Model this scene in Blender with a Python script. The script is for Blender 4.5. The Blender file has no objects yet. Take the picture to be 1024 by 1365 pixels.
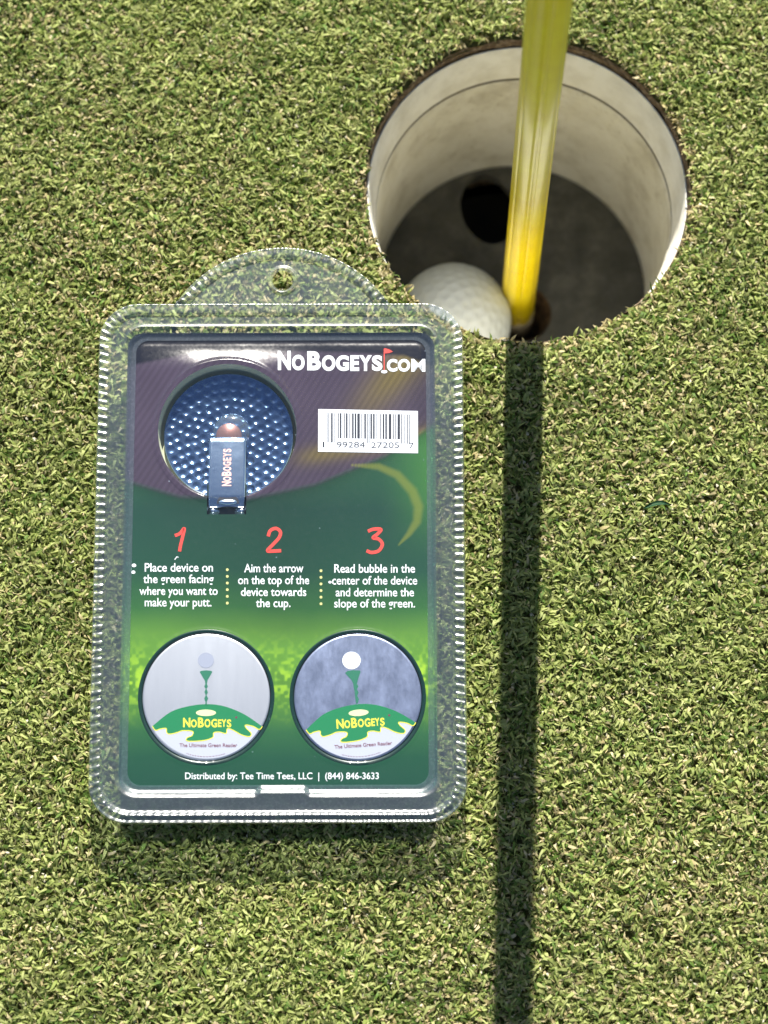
import bpy, bmesh, math, random
import numpy as np
from mathutils import Vector, Matrix, Quaternion
from mathutils.geometry import tessellate_polygon

S = 0.001                                   # everything below is written in millimetres
PI = math.pi
rnd = random.Random(7)
rng = np.random.default_rng(11)
scene = bpy.context.scene
COL = scene.collection

# ------------------------------------------------------------------ camera, sky, sun, exposure
CAM = np.array([-48.65, -296.1, 706.4]); TH = math.radians(14.45); F = 3000.0
cd = bpy.data.cameras.new("camera"); cam = bpy.data.objects.new("camera", cd); COL.objects.link(cam)
cam.location = Vector(CAM) * S; cam.rotation_euler = (TH, 0, 0)
cd.sensor_fit = 'VERTICAL'; cd.sensor_height = 24.0; cd.lens = 24.0 * F / 1365.0
cd.clip_start = 0.02; cd.clip_end = 300
cd.dof.use_dof = True; cd.dof.focus_distance = 0.718; cd.dof.aperture_fstop = 5.8
scene.camera = cam

SUN_EL = math.radians(36.3); SUN_AZ = math.radians(1.0)      # azimuth measured from +Y towards +X
w = bpy.data.worlds.new("World"); scene.world = w; w.use_nodes = True
nt = w.node_tree; sky = nt.nodes.new('ShaderNodeTexSky'); sky.sky_type = 'NISHITA'; sky.sun_disc = False
sky.sun_elevation = SUN_EL; sky.sun_rotation = SUN_AZ; sky.air_density = 1.0; sky.dust_density = 1.0
bg = nt.nodes['Background']; bg.inputs[1].default_value = 0.05
nt.links.new(sky.outputs[0], bg.inputs[0])
ld = bpy.data.lights.new("sun", 'SUN'); sun = bpy.data.objects.new("sun", ld); COL.objects.link(sun)
ld.energy = 5.0; ld.angle = math.radians(0.53); ld.color = (1.0, 0.95, 0.86)
sdir = Vector((math.sin(SUN_AZ) * math.cos(SUN_EL), math.cos(SUN_AZ) * math.cos(SUN_EL), math.sin(SUN_EL)))
sun.rotation_euler = sdir.to_track_quat('Z', 'Y').to_euler(); sun.location = (0, 1, 2)
vs = scene.view_settings; vs.view_transform = 'Standard'; vs.look = 'None'; vs.gamma = 1.0
vs.use_curve_mapping = False; vs.exposure = 1.3
try:
    scene.cycles.max_bounces = 14; scene.cycles.transparent_max_bounces = 24
    scene.cycles.diffuse_bounces = 5; scene.cycles.sample_clamp_indirect = 6
    scene.cycles.caustics_reflective = True
except Exception:
    pass

# ------------------------------------------------------------------ helpers
def mat(name, col=(.5, .5, .5), rough=.5, metal=0.0, spec=.5):
    m = bpy.data.materials.new(name); m.use_nodes = True
    p = m.node_tree.nodes['Principled BSDF']
    p.inputs['Base Color'].default_value = (*col, 1); p.inputs['Roughness'].default_value = rough
    p.inputs['Metallic'].default_value = metal; p.inputs['Specular IOR Level'].default_value = spec
    return m

class NT:
    def __init__(s, m): s.t = m.node_tree; s.p = s.t.nodes.get('Principled BSDF')
    def n(s, k, **kw):
        x = s.t.nodes.new('ShaderNode' + k)
        for a, b in kw.items(): setattr(x, a, b)
        return x
    def l(s, a, b): s.t.links.new(a, b)
    def noise(s, scale, detail=4, rough=.55, vec=None):
        x = s.n('TexNoise'); x.inputs['Scale'].default_value = scale; x.inputs['Detail'].default_value = detail
        x.inputs['Roughness'].default_value = rough
        if vec is None:
            tc = s.n('TexCoord'); vec = tc.outputs['Object']
        s.l(vec, x.inputs['Vector']); return x
    def ramp(s, fac, stops):
        r = s.n('ValToRGB'); e = r.color_ramp.elements
        while len(e) < len(stops): e.new(.5)
        for el, (p, c) in zip(e, stops): el.position = p; el.color = (*c, 1) if len(c) == 3 else c
        s.l(fac, r.inputs['Fac']); return r
    def bump(s, h, strength, dist):
        b = s.n('Bump'); b.inputs['Strength'].default_value = strength; b.inputs['Distance'].default_value = dist
        s.l(h, b.inputs['Height']); return b

def new_obj(name, me, parent=None, loc=None):
    o = bpy.data.objects.new(name, me); COL.objects.link(o)
    if parent: o.parent = parent
    if loc is not None: o.location = Vector(loc) * S
    return o

def mesh(name, V, Fc, m, parent=None, loc=None, smooth=True, colors=None):
    """V in mm (n,3); Fc (m,3) or (m,4) array or list of tuples"""
    me = bpy.data.meshes.new(name)
    V = np.asarray(V, np.float32) * S
    if isinstance(Fc, np.ndarray):
        k = Fc.shape[1]; nf = len(Fc)
        me.vertices.add(len(V)); me.vertices.foreach_set('co', V.ravel())
        me.loops.add(nf * k); me.loops.foreach_set('vertex_index', Fc.astype(np.int32).ravel())
        me.polygons.add(nf); me.polygons.foreach_set('loop_start', np.arange(0, nf * k, k, dtype=np.int32))
        me.update(calc_edges=True)
    else:
        me.from_pydata([tuple(v) for v in V.tolist()], [], Fc); me.update()
    me.polygons.foreach_set('use_smooth', np.full(len(me.polygons), smooth))
    if colors is not None:
        a = me.color_attributes.new('Col', 'FLOAT_COLOR', 'POINT')
        c = np.ones((len(V), 4), np.float32); c[:, :3] = colors; a.data.foreach_set('color', c.ravel())
    me.materials.append(m)
    return new_obj(name, me, parent, loc)

def empty(name, loc, rot=None):
    o = bpy.data.objects.new(name, None); COL.objects.link(o); o.location = Vector(loc) * S
    o.empty_display_size = .01
    if rot is not None: o.rotation_euler = rot
    return o

def tag(o, label=None, cat=None, group=None, kind=None):
    if label: o['label'] = label
    if cat: o['category'] = cat
    if group: o['group'] = group
    if kind: o['kind'] = kind
    return o

def lathe(prof, n=128, cx=0, cy=0):
    """prof: list of (r,z); returns V, quads"""
    a = np.linspace(0, 2 * PI, n, endpoint=False)
    V = np.concatenate([np.stack([cx + r * np.cos(a), cy + r * np.sin(a), np.full(n, z)], 1) for r, z in prof])
    Q = []
    i = np.arange(n); j = (i + 1) % n
    for k in range(len(prof) - 1):
        Q.append(np.stack([k * n + i, k * n + j, (k + 1) * n + j, (k + 1) * n + i], 1))
    return V, np.concatenate(Q)

_t = {}
def vnoise(x, y, scale, seed=0):
    """value noise, numpy, 0..1"""
    key = seed
    if key not in _t: _t[key] = np.random.default_rng(seed + 100).random((256, 256)).astype(np.float32)
    T = _t[key]; x = np.asarray(x) / scale + 57.3; y = np.asarray(y) / scale + 91.7
    xi = np.floor(x).astype(int); yi = np.floor(y).astype(int); fx = x - xi; fy = y - yi
    fx = fx * fx * (3 - 2 * fx); fy = fy * fy * (3 - 2 * fy)
    g = lambda a, b: T[a % 256, b % 256]
    return (g(xi, yi) * (1 - fx) + g(xi + 1, yi) * fx) * (1 - fy) + (g(xi, yi + 1) * (1 - fx) + g(xi + 1, yi + 1) * fx) * fy
def fbm(x, y, scale, seed=0, o=3):
    s = 0; a = 1; t = 0
    for k in range(o): s = s + a * vnoise(x, y, scale / 2 ** k, seed + k); t += a; a *= .55
    return s / t
def sstep(a, b, x):
    t = np.clip((x - a) / (b - a), 0, 1); return t * t * (3 - 2 * t)
def lin(r, g, b):
    f = lambda c: (c / 255.0 / 12.92) if c <= 10 else ((c / 255.0 + .055) / 1.055) ** 2.4
    return (f(r), f(g), f(b))

def grid_faces(nx, ny):
    i, j = np.meshgrid(np.arange(nx - 1), np.arange(ny - 1))
    a = (j * nx + i).ravel(); return np.stack([a, a + 1, a + nx + 1, a + nx], 1)

# ------------------------------------------------------------------ materials
def attr_mat(name, rough=.5, spec=.5, transl=0.0):
    m = mat(name, rough=rough, spec=spec); k = NT(m)
    a = k.n('Attribute', attribute_name='Col'); k.l(a.outputs['Color'], k.p.inputs['Base Color'])
    if transl:
        tr = k.n('BsdfTranslucent'); mx = k.n('MixShader'); mx.inputs[0].default_value = transl
        k.l(a.outputs['Color'], tr.inputs['Color'])
        out = m.node_tree.nodes['Material Output']
        k.l(k.p.outputs[0], mx.inputs[1]); k.l(tr.outputs[0], mx.inputs[2]); k.l(mx.outputs[0], out.inputs['Surface'])
    return m
M_blade = attr_mat('grass_blades', .55, .2, .5)
M_card = attr_mat('printed_card', .45, .15)

def clear_plastic(name, tint=(.93, .95, .965), haze=.003, rough=.22, boost=1.0, scr=1.0, frost=0.0):
    m = mat(name); k = NT(m); t = m.node_tree; t.nodes.remove(k.p)
    out = t.nodes['Material Output']
    tr = k.n('BsdfTransparent'); tr.inputs['Color'].default_value = (*tint, 1)
    gl = k.n('BsdfGlossy'); gl.inputs['Color'].default_value = (1, 1, 1, 1)
    nz = k.noise(900, 5, .6); rr = k.n('MapRange'); rr.inputs['To Min'].default_value = rough * .5; rr.inputs['To Max'].default_value = rough * 1.6
    k.l(nz.outputs['Fac'], rr.inputs['Value']); k.l(rr.outputs[0], gl.inputs['Roughness'])
    wob = k.noise(120, 3, .5); b = k.bump(wob.outputs['Fac'], .3, .0005)
    k.l(b.outputs[0], gl.inputs['Normal'])
    # Schlick reflectance of a thin sheet, the same from both sides
    lw = k.n('LayerWeight'); lw.inputs['Blend'].default_value = .5; k.l(b.outputs[0], lw.inputs['Normal'])
    pw = k.n('Math', operation='POWER'); pw.inputs[1].default_value = 5; k.l(lw.outputs['Facing'], pw.inputs[0])
    fr = k.n('Math', operation='MULTIPLY_ADD'); fr.inputs[1].default_value = .955; fr.inputs[2].default_value = .045; k.l(pw.outputs[0], fr.inputs[0])
    mu = k.n('Math', operation='MULTIPLY'); mu.use_clamp = True; mu.inputs[1].default_value = boost; k.l(fr.outputs[0], mu.inputs[0])
    df = k.n('BsdfDiffuse'); df.inputs['Color'].default_value = (.58, .76, .92, 1)  # blue diffuse stands in for sky reflected in the plastic
    # dust specks and hairline scratches add to the blue haze
    sp = k.n('TexVoronoi'); tc = k.n('TexCoord'); k.l(tc.outputs['Object'], sp.inputs['Vector']); sp.inputs['Scale'].default_value = 260
    spr = k.ramp(sp.outputs['Distance'], [(0.0, (1, 1, 1)), (.045, (.7, .7, .7)), (.08, (0, 0, 0))])
    hz = k.n('Math', operation='MULTIPLY_ADD'); hz.inputs[1].default_value = .35 * scr; hz.inputs[2].default_value = haze
    msk = k.noise(70, 4, .6); mr = k.ramp(msk.outputs['Fac'], [(.52, (0, 0, 0)), (.66, (1, 1, 1))])
    mm = k.n('Math', operation='MULTIPLY'); k.l(spr.outputs[0], mm.inputs[0]); k.l(mr.outputs[0], mm.inputs[1])
    k.l(mm.outputs[0], hz.inputs[0])
    base_ = tr
    if frost:                                   # slightly wavy sheet: part of what lies behind is softened
        rf = k.n('BsdfRefraction'); rf.inputs['IOR'].default_value = 1.03; rf.inputs['Roughness'].default_value = .55; rf.inputs['Color'].default_value = (.86, .92, .94, 1)
        mf = k.n('MixShader'); mf.inputs[0].default_value = frost; k.l(tr.outputs[0], mf.inputs[1]); k.l(rf.outputs[0], mf.inputs[2]); base_ = mf
    m1 = k.n('MixShader'); k.l(hz.outputs[0], m1.inputs[0]); k.l(base_.outputs[0], m1.inputs[1]); k.l(df.outputs[0], m1.inputs[2])
    m2 = k.n('MixShader'); k.l(mu.outputs[0], m2.inputs[0]); k.l(m1.outputs[0], m2.inputs[1]); k.l(gl.outputs[0], m2.inputs[2])
    k.l(m2.outputs[0], out.inputs['Surface'])
    return m
M_clear = clear_plastic('clear_plastic')
M_rim = clear_plastic('clear_plastic_rim', tint=(.84, .90, .94), haze=.05, rough=.25, boost=2.2, scr=0, frost=.45)

def ink(name, c, rough=.45): return mat(name, lin(*c), rough)
M_white = ink('ink_white', (232, 234, 236)); M_red = ink('ink_red', (225, 70, 60)); M_black = ink('ink_black', (40, 43, 54))
M_lgreen = ink('ink_green', (18, 118, 72)); M_yellow = ink('ink_yellow', (225, 214, 70)); M_label = ink('label_paper', (232, 234, 240), .6)
M_maroon = ink('ink_maroon', (110, 50, 70)); M_cream = ink('ink_cream', (215, 215, 165)); M_lav = ink('ink_lavender', (150, 155, 172))
M_dot = ink('ink_pale_yellow', (205, 200, 130)); M_pink = ink('ink_pink', (240, 190, 180)); M_teal = ink('ink_teal', (40, 110, 85))
M_pale = mat('pale_print_silver', (.50, .52, .60), .45, .2)
M_ring = mat('dark_green_ring', lin(10, 45, 38), .3)

# ------------------------------------------------------------------ ground (structure)
M_soil = mat('soil_ground', (.05, .04, .02), .95); k = NT(M_soil)
nz = k.noise(700, 6, .7); nb = k.noise(35, 5, .6)
r1 = k.ramp(nz.outputs['Fac'], [(.3, (.04, .045, .014)), (.5, (.10, .11, .035)), (.7, (.20, .18, .085))])
gr = k.ramp(nb.outputs['Fac'], [(.3, (.06, .085, .022)), (.7, (.12, .14, .045))])
tc = k.n('TexCoord'); ln = k.n('VectorMath', operation='LENGTH'); k.l(tc.outputs['Object'], ln.inputs[0])
mr = k.n('MapRange'); mr.inputs['From Min'].default_value = .42; mr.inputs['From Max'].default_value = .6; k.l(ln.outputs['Value'], mr.inputs['Value'])
mx = k.n('Mix', data_type='RGBA'); k.l(mr.outputs[0], mx.inputs[0]); k.l(r1.outputs[0], mx.inputs[6]); k.l(gr.outputs[0], mx.inputs[7])
k.l(mx.outputs[2], k.p.inputs['Base Color']); b = k.bump(nz.outputs['Fac'], .8, .003); k.l(b.outputs[0], k.p.inputs['Normal'])
prof = [(54.8, -4.5), (57, -4.3), (70, -4.2), (140, -4.2), (400, -4.2), (1500, -4.2), (8000, -4.2), (60000, -4.2)]
V, Q = lathe(prof, 192)
rr = np.hypot(V[:, 0], V[:, 1]); ring0 = rr < 56
ang = np.arctan2(V[:, 1], V[:, 0])
V[ring0, :2] *= (1 + .010 * (vnoise(ang[ring0] * 9, 0 * ang[ring0], 1., 5) - .5))[:, None]
edge = V[:192].copy()
ground = mesh('ground', V, Q[:, ::-1], M_soil); tag(ground, kind='structure')

M_dirt = mat('dirt_wall', (.09, .06, .035), .95); k = NT(M_dirt)
nz = k.noise(500, 6, .7)
r1 = k.ramp(nz.outputs['Fac'], [(.3, (.05, .03, .016)), (.5, (.20, .135, .08)), (.72, (.46, .36, .24))])
k.l(r1.outputs[0], k.p.inputs['Base Color']); b = k.bump(nz.outputs['Fac'], 1, .003); k.l(b.outputs[0], k.p.inputs['Normal'])
n = 384; zz = [-3.6, -4.2, -5, -6, -7, -8, -9, -10, -12, -20, -60, -130]
a = np.linspace(0, 2 * PI, n, endpoint=False); Vs = []
for z in zz:
    r = 54.9 + 1.1 * (fbm(a * 30, np.full(n, z * 1.0), 1.3, 21) - .5) + .8 * (vnoise(a * 8, a * 0 + z * .3, 1, 22) - .5)
    if z > -4: r = r + .2
    Vs.append(np.stack([r * np.cos(a), r * np.sin(a), np.full(n, z)], 1))
V = np.concatenate(Vs); i = np.arange(n); j = (i + 1) % n
Q = np.concatenate([np.stack([q * n + i, (q + 1) * n + i, (q + 1) * n + j, q * n + j], 1) for q in range(len(zz) - 1)])
tag(mesh('soil_wall', V, Q, M_dirt), kind='structure')

# ------------------------------------------------------------------ grass (stuff)
def make_blades(x, y, L, lean0, lean1, wid, col, z0, hmax=0.9, name='grass'):
    n = len(x)
    az = rng.random(n) * 2 * PI
    fl = fbm(x, y, 14, 31) * 9.0                    # loose swirl so neighbours lie alike
    use = rng.random(n) < .45; az = np.where(use, fl + rng.normal(0, .7, n), az)
    th0 = lean0; th1 = lean1; th2 = lean1 + rng.normal(.25, .35, n)
    d = np.stack([np.cos(az), np.sin(az)], 1); side = np.stack([-np.sin(az), np.cos(az), np.zeros(n)], 1)
    seg = L / 3; P = np.zeros((n, 4, 3)); P[:, 0] = np.stack([x, y, z0], 1)
    curl = rng.normal(0, .6, n)
    for q, th in enumerate((th0, th1, th2)):
        aa = az + curl * q
        dd = np.stack([np.cos(aa), np.sin(aa)], 1)
        step = np.concatenate([dd * np.sin(th)[:, None], np.cos(th)[:, None]], 1) * seg[:, None]
        P[:, q + 1] = P[:, q] + step
    top = P[:, :, 2].max(1); over = np.clip(top - hmax, 0, None); P[:, :, 2] -= (over[:, None] * np.linspace(0, 1, 4)[None]) if False else over[:, None]
    V = np.zeros((n, 7, 3), np.float32)
    tw = rng.normal(0, .55, n)
    for q, ws in enumerate((.75, 1.0, .8)):
        ax = P[:, min(q + 1, 3)] - P[:, max(q - 1, 0)]; ax /= np.linalg.norm(ax, axis=1)[:, None] + 1e-9
        c, s = np.cos(tw * (.6 + .5 * q))[:, None], np.sin(tw * (.6 + .5 * q))[:, None]
        sd = side * c + np.cross(ax, side) * s
        h = sd * (wid * ws * .5)[:, None]
        V[:, 2 * q] = P[:, q] - h; V[:, 2 * q + 1] = P[:, q] + h
    V[:, 6] = P[:, 3]
    base = (np.arange(n) * 7)[:, None]
    T = np.array([[0, 1, 3], [0, 3, 2], [2, 3, 5], [2, 5, 4], [4, 5, 6]])
    Fc = (base[:, :, None] + T[None]).reshape(-1, 3)
    cc = np.repeat(col[:, None, :], 7, 1)
    cc[:, 0:2] *= .86                         # base of each blade slightly darker
    cc[:, 6] = cc[:, 6] * .6 + np.array([.42, .36, .22]) * .4
    return V.reshape(-1, 3), Fc, cc.reshape(-1, 3)

X0, X1, Y0, Y1 = -265, 168, -350, 150
dens = 1.7
n = int((X1 - X0) * (Y1 - Y0) * dens)
x = rng.uniform(X0, X1, n); y = rng.uniform(Y0, Y1, n)
r = np.hypot(x, y)
an_ = np.arctan2(y, x)
keep = r > 54.5 + rng.random(n) * .7 + 1.5 * (fbm(an_ * 54, r * 0, 3.2, 44) - .35).clip(0) + 1.3 * np.clip(np.sin(an_ - .15), 0, 1)
thin = fbm(x, y, 9, 41); keep &= rng.random(n) < (.70 + .6 * thin)
x = x[keep]; y = y[keep]; r = r[keep]; n = len(x)
L = rng.uniform(2.1, 5.4, n); wid = rng.uniform(.55, 1.2, n)
lean0 = np.abs(rng.normal(.65, .35, n)); lean1 = np.clip(rng.normal(1.42, .28, n), .4, 1.85)
g1 = np.array([.27, .335, .082]); g2 = np.array([.50, .535, .215]); g3 = np.array([.125, .205, .042])
tan1 = np.array([.70, .61, .37]); tan2 = np.array([.50, .42, .20]); wh = np.array([.85, .80, .62])
u = rng.random((n, 1)); col = g1 * (1 - u) + g2 * u
q = rng.random(n); patch = fbm(x, y, 24, 51); p2 = fbm(x, y, 60, 61)
fdark = .16 + .25 * (patch - .5); ftan = .19 + .5 * (p2 - .5) + .5 * np.clip(1 - (r - 55) / 5, 0, 1) + .10 * (vnoise(x, y, 5, 71) - .5)
col = np.where((q < fdark)[:, None], g3 * (.7 + .6 * u), col)
tn = (q > 1 - ftan); u2 = rng.random((n, 1)); col = np.where(tn[:, None], tan1 * u2 + tan2 * (1 - u2), col)
ws = rng.random(n) < .055; col = np.where(ws[:, None], wh, col); 
L = np.where(ws, rng.uniform(1.0, 2.0, n), L); L = np.where(tn, L * .8, L)
col = col * (.85 + .3 * rng.random((n, 1))) * (.88 + .24 * fbm(x, y, 5, 81))[:, None] * (.86 + .28 * fbm(x, y, 17, 85))[:, None]
z0 = np.full(n, -3.0) + rng.uniform(0, 1.7, n)
z0 = np.where(ws, -1.8, z0)
# blades at the lip of the hole stand shorter and browner
lip = r < 58
z0 = np.where(lip, -3.2, z0); lean0 = np.where(lip, lean0 * .6, lean0)
hm = .4 + .8 * (fbm(x, y, 6, 91) - .5)
V, Fc, C = make_blades(x, y, L, lean0, lean1, wid, col, z0, hm)
# keep tips from dropping below the turf at the hole by more than a little
tag(mesh('grass', V, Fc, M_blade, colors=C, smooth=True), 'short mown bentgrass of the putting green with pale cut tips', 'grass', kind='stuff')
# sparser, coarser turf further out, beyond the frame
n2 = 110000
x = rng.uniform(-700, 650, n2); y = rng.uniform(-750, 650, n2)
kp = ~((x > X0) & (x < X1) & (y > Y0) & (y < Y1)); x = x[kp]; y = y[kp]; n2 = len(x)
u = rng.random((n2, 1)); col = g1 * (1 - u) + g2 * u; tn = rng.random(n2) < .18; col = np.where(tn[:, None], tan1, col)
V, Fc, C = make_blades(x, y, rng.uniform(4, 7, n2), np.abs(rng.normal(.5, .3, n2)), rng.normal(1.3, .3, n2), rng.uniform(1.6, 2.6, n2), col, np.full(n2, -4.3), .8)
tag(mesh('grass', V, Fc, M_blade, colors=C), 'coarser turf of the green around the close mown part', 'grass', kind='stuff')

# a darker weed leaf lying in the turf to the right
lf = empty('fallen_leaf', (40, -112, .3)); tag(lf, 'small dark green curled leaf lying on the turf right of the shadow', 'leaf')
M_leaf = mat('dark_leaf', (.012, .05, .02), .75, spec=.15)
V = []; Q = []
for i in range(9):
    t = i / 8; wdt = .95 * math.sin(PI * min(1, t * .92 + .08)) ** .8
    for s in (-1, 0, 1): V.append((t * 9 - 4.5, s * wdt * .8 + 1.6 * math.sin(t * 2.4) - 1, .5 * abs(s) + .8 * math.sin(t * PI) + .4))
for i in range(8):
    for s in range(2): a0 = i * 3 + s; Q.append((a0, a0 + 3, a0 + 4, a0 + 1))
mesh('blade', V, Q, M_leaf, lf)
V, Q = [], []
for i in range(9):
    t = i / 8
    for s in (-.12, .12): V.append((t * 9 - 4.5, s + 1.6 * math.sin(t * 2.4) - 1, .8 * math.sin(t * PI) + .46))
for i in range(8): a0 = i * 2; Q.append((a0, a0 + 2, a0 + 3, a0 + 1))
mesh('midrib', V, Q, mat('leaf_rib', (.06, .12, .05), .5), lf)

# ------------------------------------------------------------------ hole cup
M_liner = mat('cup_liner', (.62, .60, .52), .55); k = NT(M_liner)
nz = k.noise(60, 6, .65); r1 = k.ramp(nz.outputs['Fac'], [(.32, (.48, .455, .38)), (.5, (.66, .645, .57)), (.7, (.74, .73, .67))])
n2_ = k.noise(420, 4, .7); r2 = k.ramp(n2_.outputs['Fac'], [(.30, (.55, .5, .42)), (.42, (1, 1, 1))])
mx = k.n('Mix', data_type='RGBA', blend_type='MULTIPLY'); mx.inputs[0].default_value = .7
k.l(r1.outputs[0], mx.inputs[6]); k.l(r2.outputs[0], mx.inputs[7]); k.l(mx.outputs[2], k.p.inputs['Base Color'])
b = k.bump(n2_.outputs['Fac'], .25, .0008); k.l(b.outputs[0], k.p.inputs['Normal'])
M_rimw = mat('cup_rim_white', (.78, .77, .72), .5); k = NT(M_rimw)
nz = k.noise(90, 5, .6); r1 = k.ramp(nz.outputs['Fac'], [(.3, (.62, .60, .53)), (.6, (.80, .79, .74))]); k.l(r1.outputs[0], k.p.inputs['Base Color'])
M_groove = mat('groove_dark', (.16, .14, .11), .9)  # groove coloured darker than the liner
M_bot = mat('cup_base_grey', (.16, .16, .15), .8); k = NT(M_bot)
nz = k.noise(110, 6, .65); r1 = k.ramp(nz.outputs['Fac'], [(.3, (.045, .045, .04)), (.55, (.085, .085, .075)), (.75, (.15, .145, .12))]); k.l(r1.outputs[0], k.p.inputs['Base Color'])
b = k.bump(nz.outputs['Fac'], .4, .001); k.l(b.outputs[0], k.p.inputs['Normal'])
cup = empty('hole_cup', (0, 0, -110)); tag(cup, 'white lined golf hole cup sunk in the green round the yellow flagstick', 'hole cup')
ZC = 110
V, Q = lathe([(54.7, -14 + ZC), (54.7, -8.8 + ZC), (54.5, -8.4 + ZC), (54.1, -8.3 + ZC), (53.9, -8.7 + ZC), (51.75, -26.6 + ZC), (51.6, -27.1 + ZC)], 192)
mesh('upper_ring', V, Q[:, ::-1], M_rimw, cup)
V, Q = lathe([(51.75, -27.0 + ZC), (52.7, -27.4 + ZC), (52.7, -28.5 + ZC), (51.5, -28.9 + ZC)], 192); mesh('groove', V, Q[:, ::-1], M_groove, cup)
V, Q = lathe([(51.6, -28.8 + ZC), (51.35, -29.1 + ZC), (51.3, -36 + ZC), (51.3, -70 + ZC), (51.3, -103 + ZC), (50.4, -105 + ZC)], 192); mesh('liner_wall', V, Q[:, ::-1], M_liner, cup)

# cup base: plate with three drain openings and a central socket, cut as real holes
def base_plate():
    bm = bmesh.new()
    def loop(cx, cy, fn, n):
        return [Vector((cx + fn(t) * math.cos(t), cy + fn(t) * math.sin(t), 0)) for t in [2 * PI * i / n for i in range(n)]]
    outer = loop(0, 0, lambda t: 50.6, 96)
    holes = [loop(3.5, -9.5, lambda t: 11.5, 40)]
    spec = [(-8.5, 33), (36.5, -28), (-30, -27)]
    for hx, hy in spec:
        a = math.atan2(hy, hx)
        holes.append([Vector((hx, hy, 0)) + Matrix.Rotation(a, 3, 'Z') @ Vector((14.5 * math.cos(t) , 10.5 * math.sin(t), 0)) for t in [2 * PI * i / 40 for i in range(40)]])
    loops = [outer] + holes
    flat = [v for l in loops for v in l]
    tris = tessellate_polygon(loops)
    V = [(v.x, v.y, -103.5 + ZC) for v in flat]; Fs = [tuple(t) for t in tris]
    n0 = len(flat); V += [(v.x, v.y, -109 + ZC) for v in flat]
    off = 0
    for l in loops:
        m = len(l)
        for i in range(m): Fs.append((off + i, off + (i + 1) % m, n0 + off + (i + 1) % m, n0 + off + i))
        off += m
    return V, Fs
V, Fs = base_plate(); bp = mesh('cup_base', V, Fs, M_bot, cup, smooth=False)
M_rust = mat('rusty_socket', (.10, .055, .02), .7); k = NT(M_rust)
nz = k.noise(300, 5, .6); r1 = k.ramp(nz.outputs['Fac'], [(.35, (.025, .014, .006)), (.55, (.12, .07, .03)), (.72, (.24, .16, .08))]); k.l(r1.outputs[0], k.p.inputs['Base Color'])
V, Q = lathe([(11.4, -103.4 + ZC), (10.6, -104.5 + ZC), (8.3, -112 + ZC), (7.6, -126 + ZC), (.3, -127 + ZC)], 64, 3.5, -9.5)
mesh('socket', V, Q[:, ::-1], M_rust, cup)
V, Q = lathe([(54.5, -114 + ZC), (.2, -114.2 + ZC)], 48)
V, Q = lathe([(50.6, -130 + ZC), (.2, -130.2 + ZC)], 48); mesh('cup_underside', V, Q[:, ::-1], mat('dark_soil', (.012, .011, .009), 1), cup)

# ------------------------------------------------------------------ golf ball
def golf_ball(R=21.25, nd=336):
    bm = bmesh.new(); bmesh.ops.create_icosphere(bm, subdivisions=6, radius=1.0)
    P = np.array([v.co[:] for v in bm.verts]); T = np.array([[v.index for v in f.verts] for f in bm.faces]); bm.free()
    i = np.arange(nd) + .5; ph = np.arccos(1 - 2 * i / nd); th = PI * (1 + 5 ** .5) * i
    D = np.stack([np.cos(th) * np.sin(ph), np.sin(th) * np.sin(ph), np.cos(ph)], 1)
    ca = np.arccos(np.clip((P @ D.T).max(1), -1, 1)); rd = 1.75 / R
    dep = np.where(ca < rd, -.32 * (1 - (ca / rd) ** 2), 0)
    return P * (R + dep)[:, None], T
V, T = golf_ball(); M_ball = mat('ball_cover', (.60, .64, .64), .3); 
ballo = mesh('golf_ball', V, T, M_ball, None, (-22.9, -19.8, -103.5 + 21.3)); ballo.rotation_euler = (.4, .8, .2)
tag(ballo, 'white dimpled golf ball resting at the bottom of the cup', 'golf ball')

# ------------------------------------------------------------------ flagstick
fs = empty('flagstick', (2.3, -9.9, -126)); tag(fs, 'yellow fluted flagstick standing in the hole cup', 'flagstick')
topdir = Vector((-3.6 - 1.9, -9.4 + 9.9, 250)).normalized()
fs.rotation_euler = Vector((0, 0, 1)).rotation_difference(topdir).to_euler()
M_pole = mat('yellow_fibreglass', lin(240, 208, 0), .30); k = NT(M_pole)
nz = k.noise(90, 4, .6); r1 = k.ramp(nz.outputs['Fac'], [(.3, lin(238, 206, 0)), (.7, lin(250, 226, 4))]); k.l(r1.outputs[0], k.p.inputs['Base Color'])
k.p.inputs['Coat Weight'].default_value = .5; k.p.inputs['Coat Roughness'].default_value = .12
N = 160; NF = 6; a = np.linspace(0, 2 * PI, N, endpoint=False)
off = math.radians(-86)
dd = np.abs(((a - off + PI / NF) % (2 * PI / NF)) - PI / NF)       # angle from nearest groove
rad = 6.35 - .42 * np.exp(-(dd / .075) ** 2) - .22 * (1 - np.cos(NF * (a - off))) * -.5 - .22
zs = [26, 26.6, 60, 126, 200, 320, 500, 800, 1200, 1700, 2150]
rs = [.90, 1, 1, 1, 1, 1, 1, 1, 1, 1, 1]
V = np.concatenate([np.stack([rad * s * np.cos(a), rad * s * np.sin(a), np.full(N, z)], 1) for z, s in zip(zs, rs)])
i = np.arange(N); j = (i + 1) % N
Q = np.concatenate([np.stack([q * N + i, q * N + j, (q + 1) * N + j, (q + 1) * N + i], 1) for q in range(len(zs) - 1)])
mesh('shaft', V, Q, M_pole, fs)
M_fer = mat('worn_ferrule', (.26, .22, .16), .5, .4)
V, Q = lathe([(.1, 0), (5.2, 0), (6.0, 1.5), (6.0, 20), (6.5, 21), (6.5, 27), (5.4, 27.4)], 48); mesh('ferrule', V, Q, M_fer, fs)
V, Q = lathe([(6.3, 2150), (6.3, 2153), (3, 2156), (.1, 2157)], 48); mesh('top_cap', V, Q, M_pole, fs)

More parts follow.
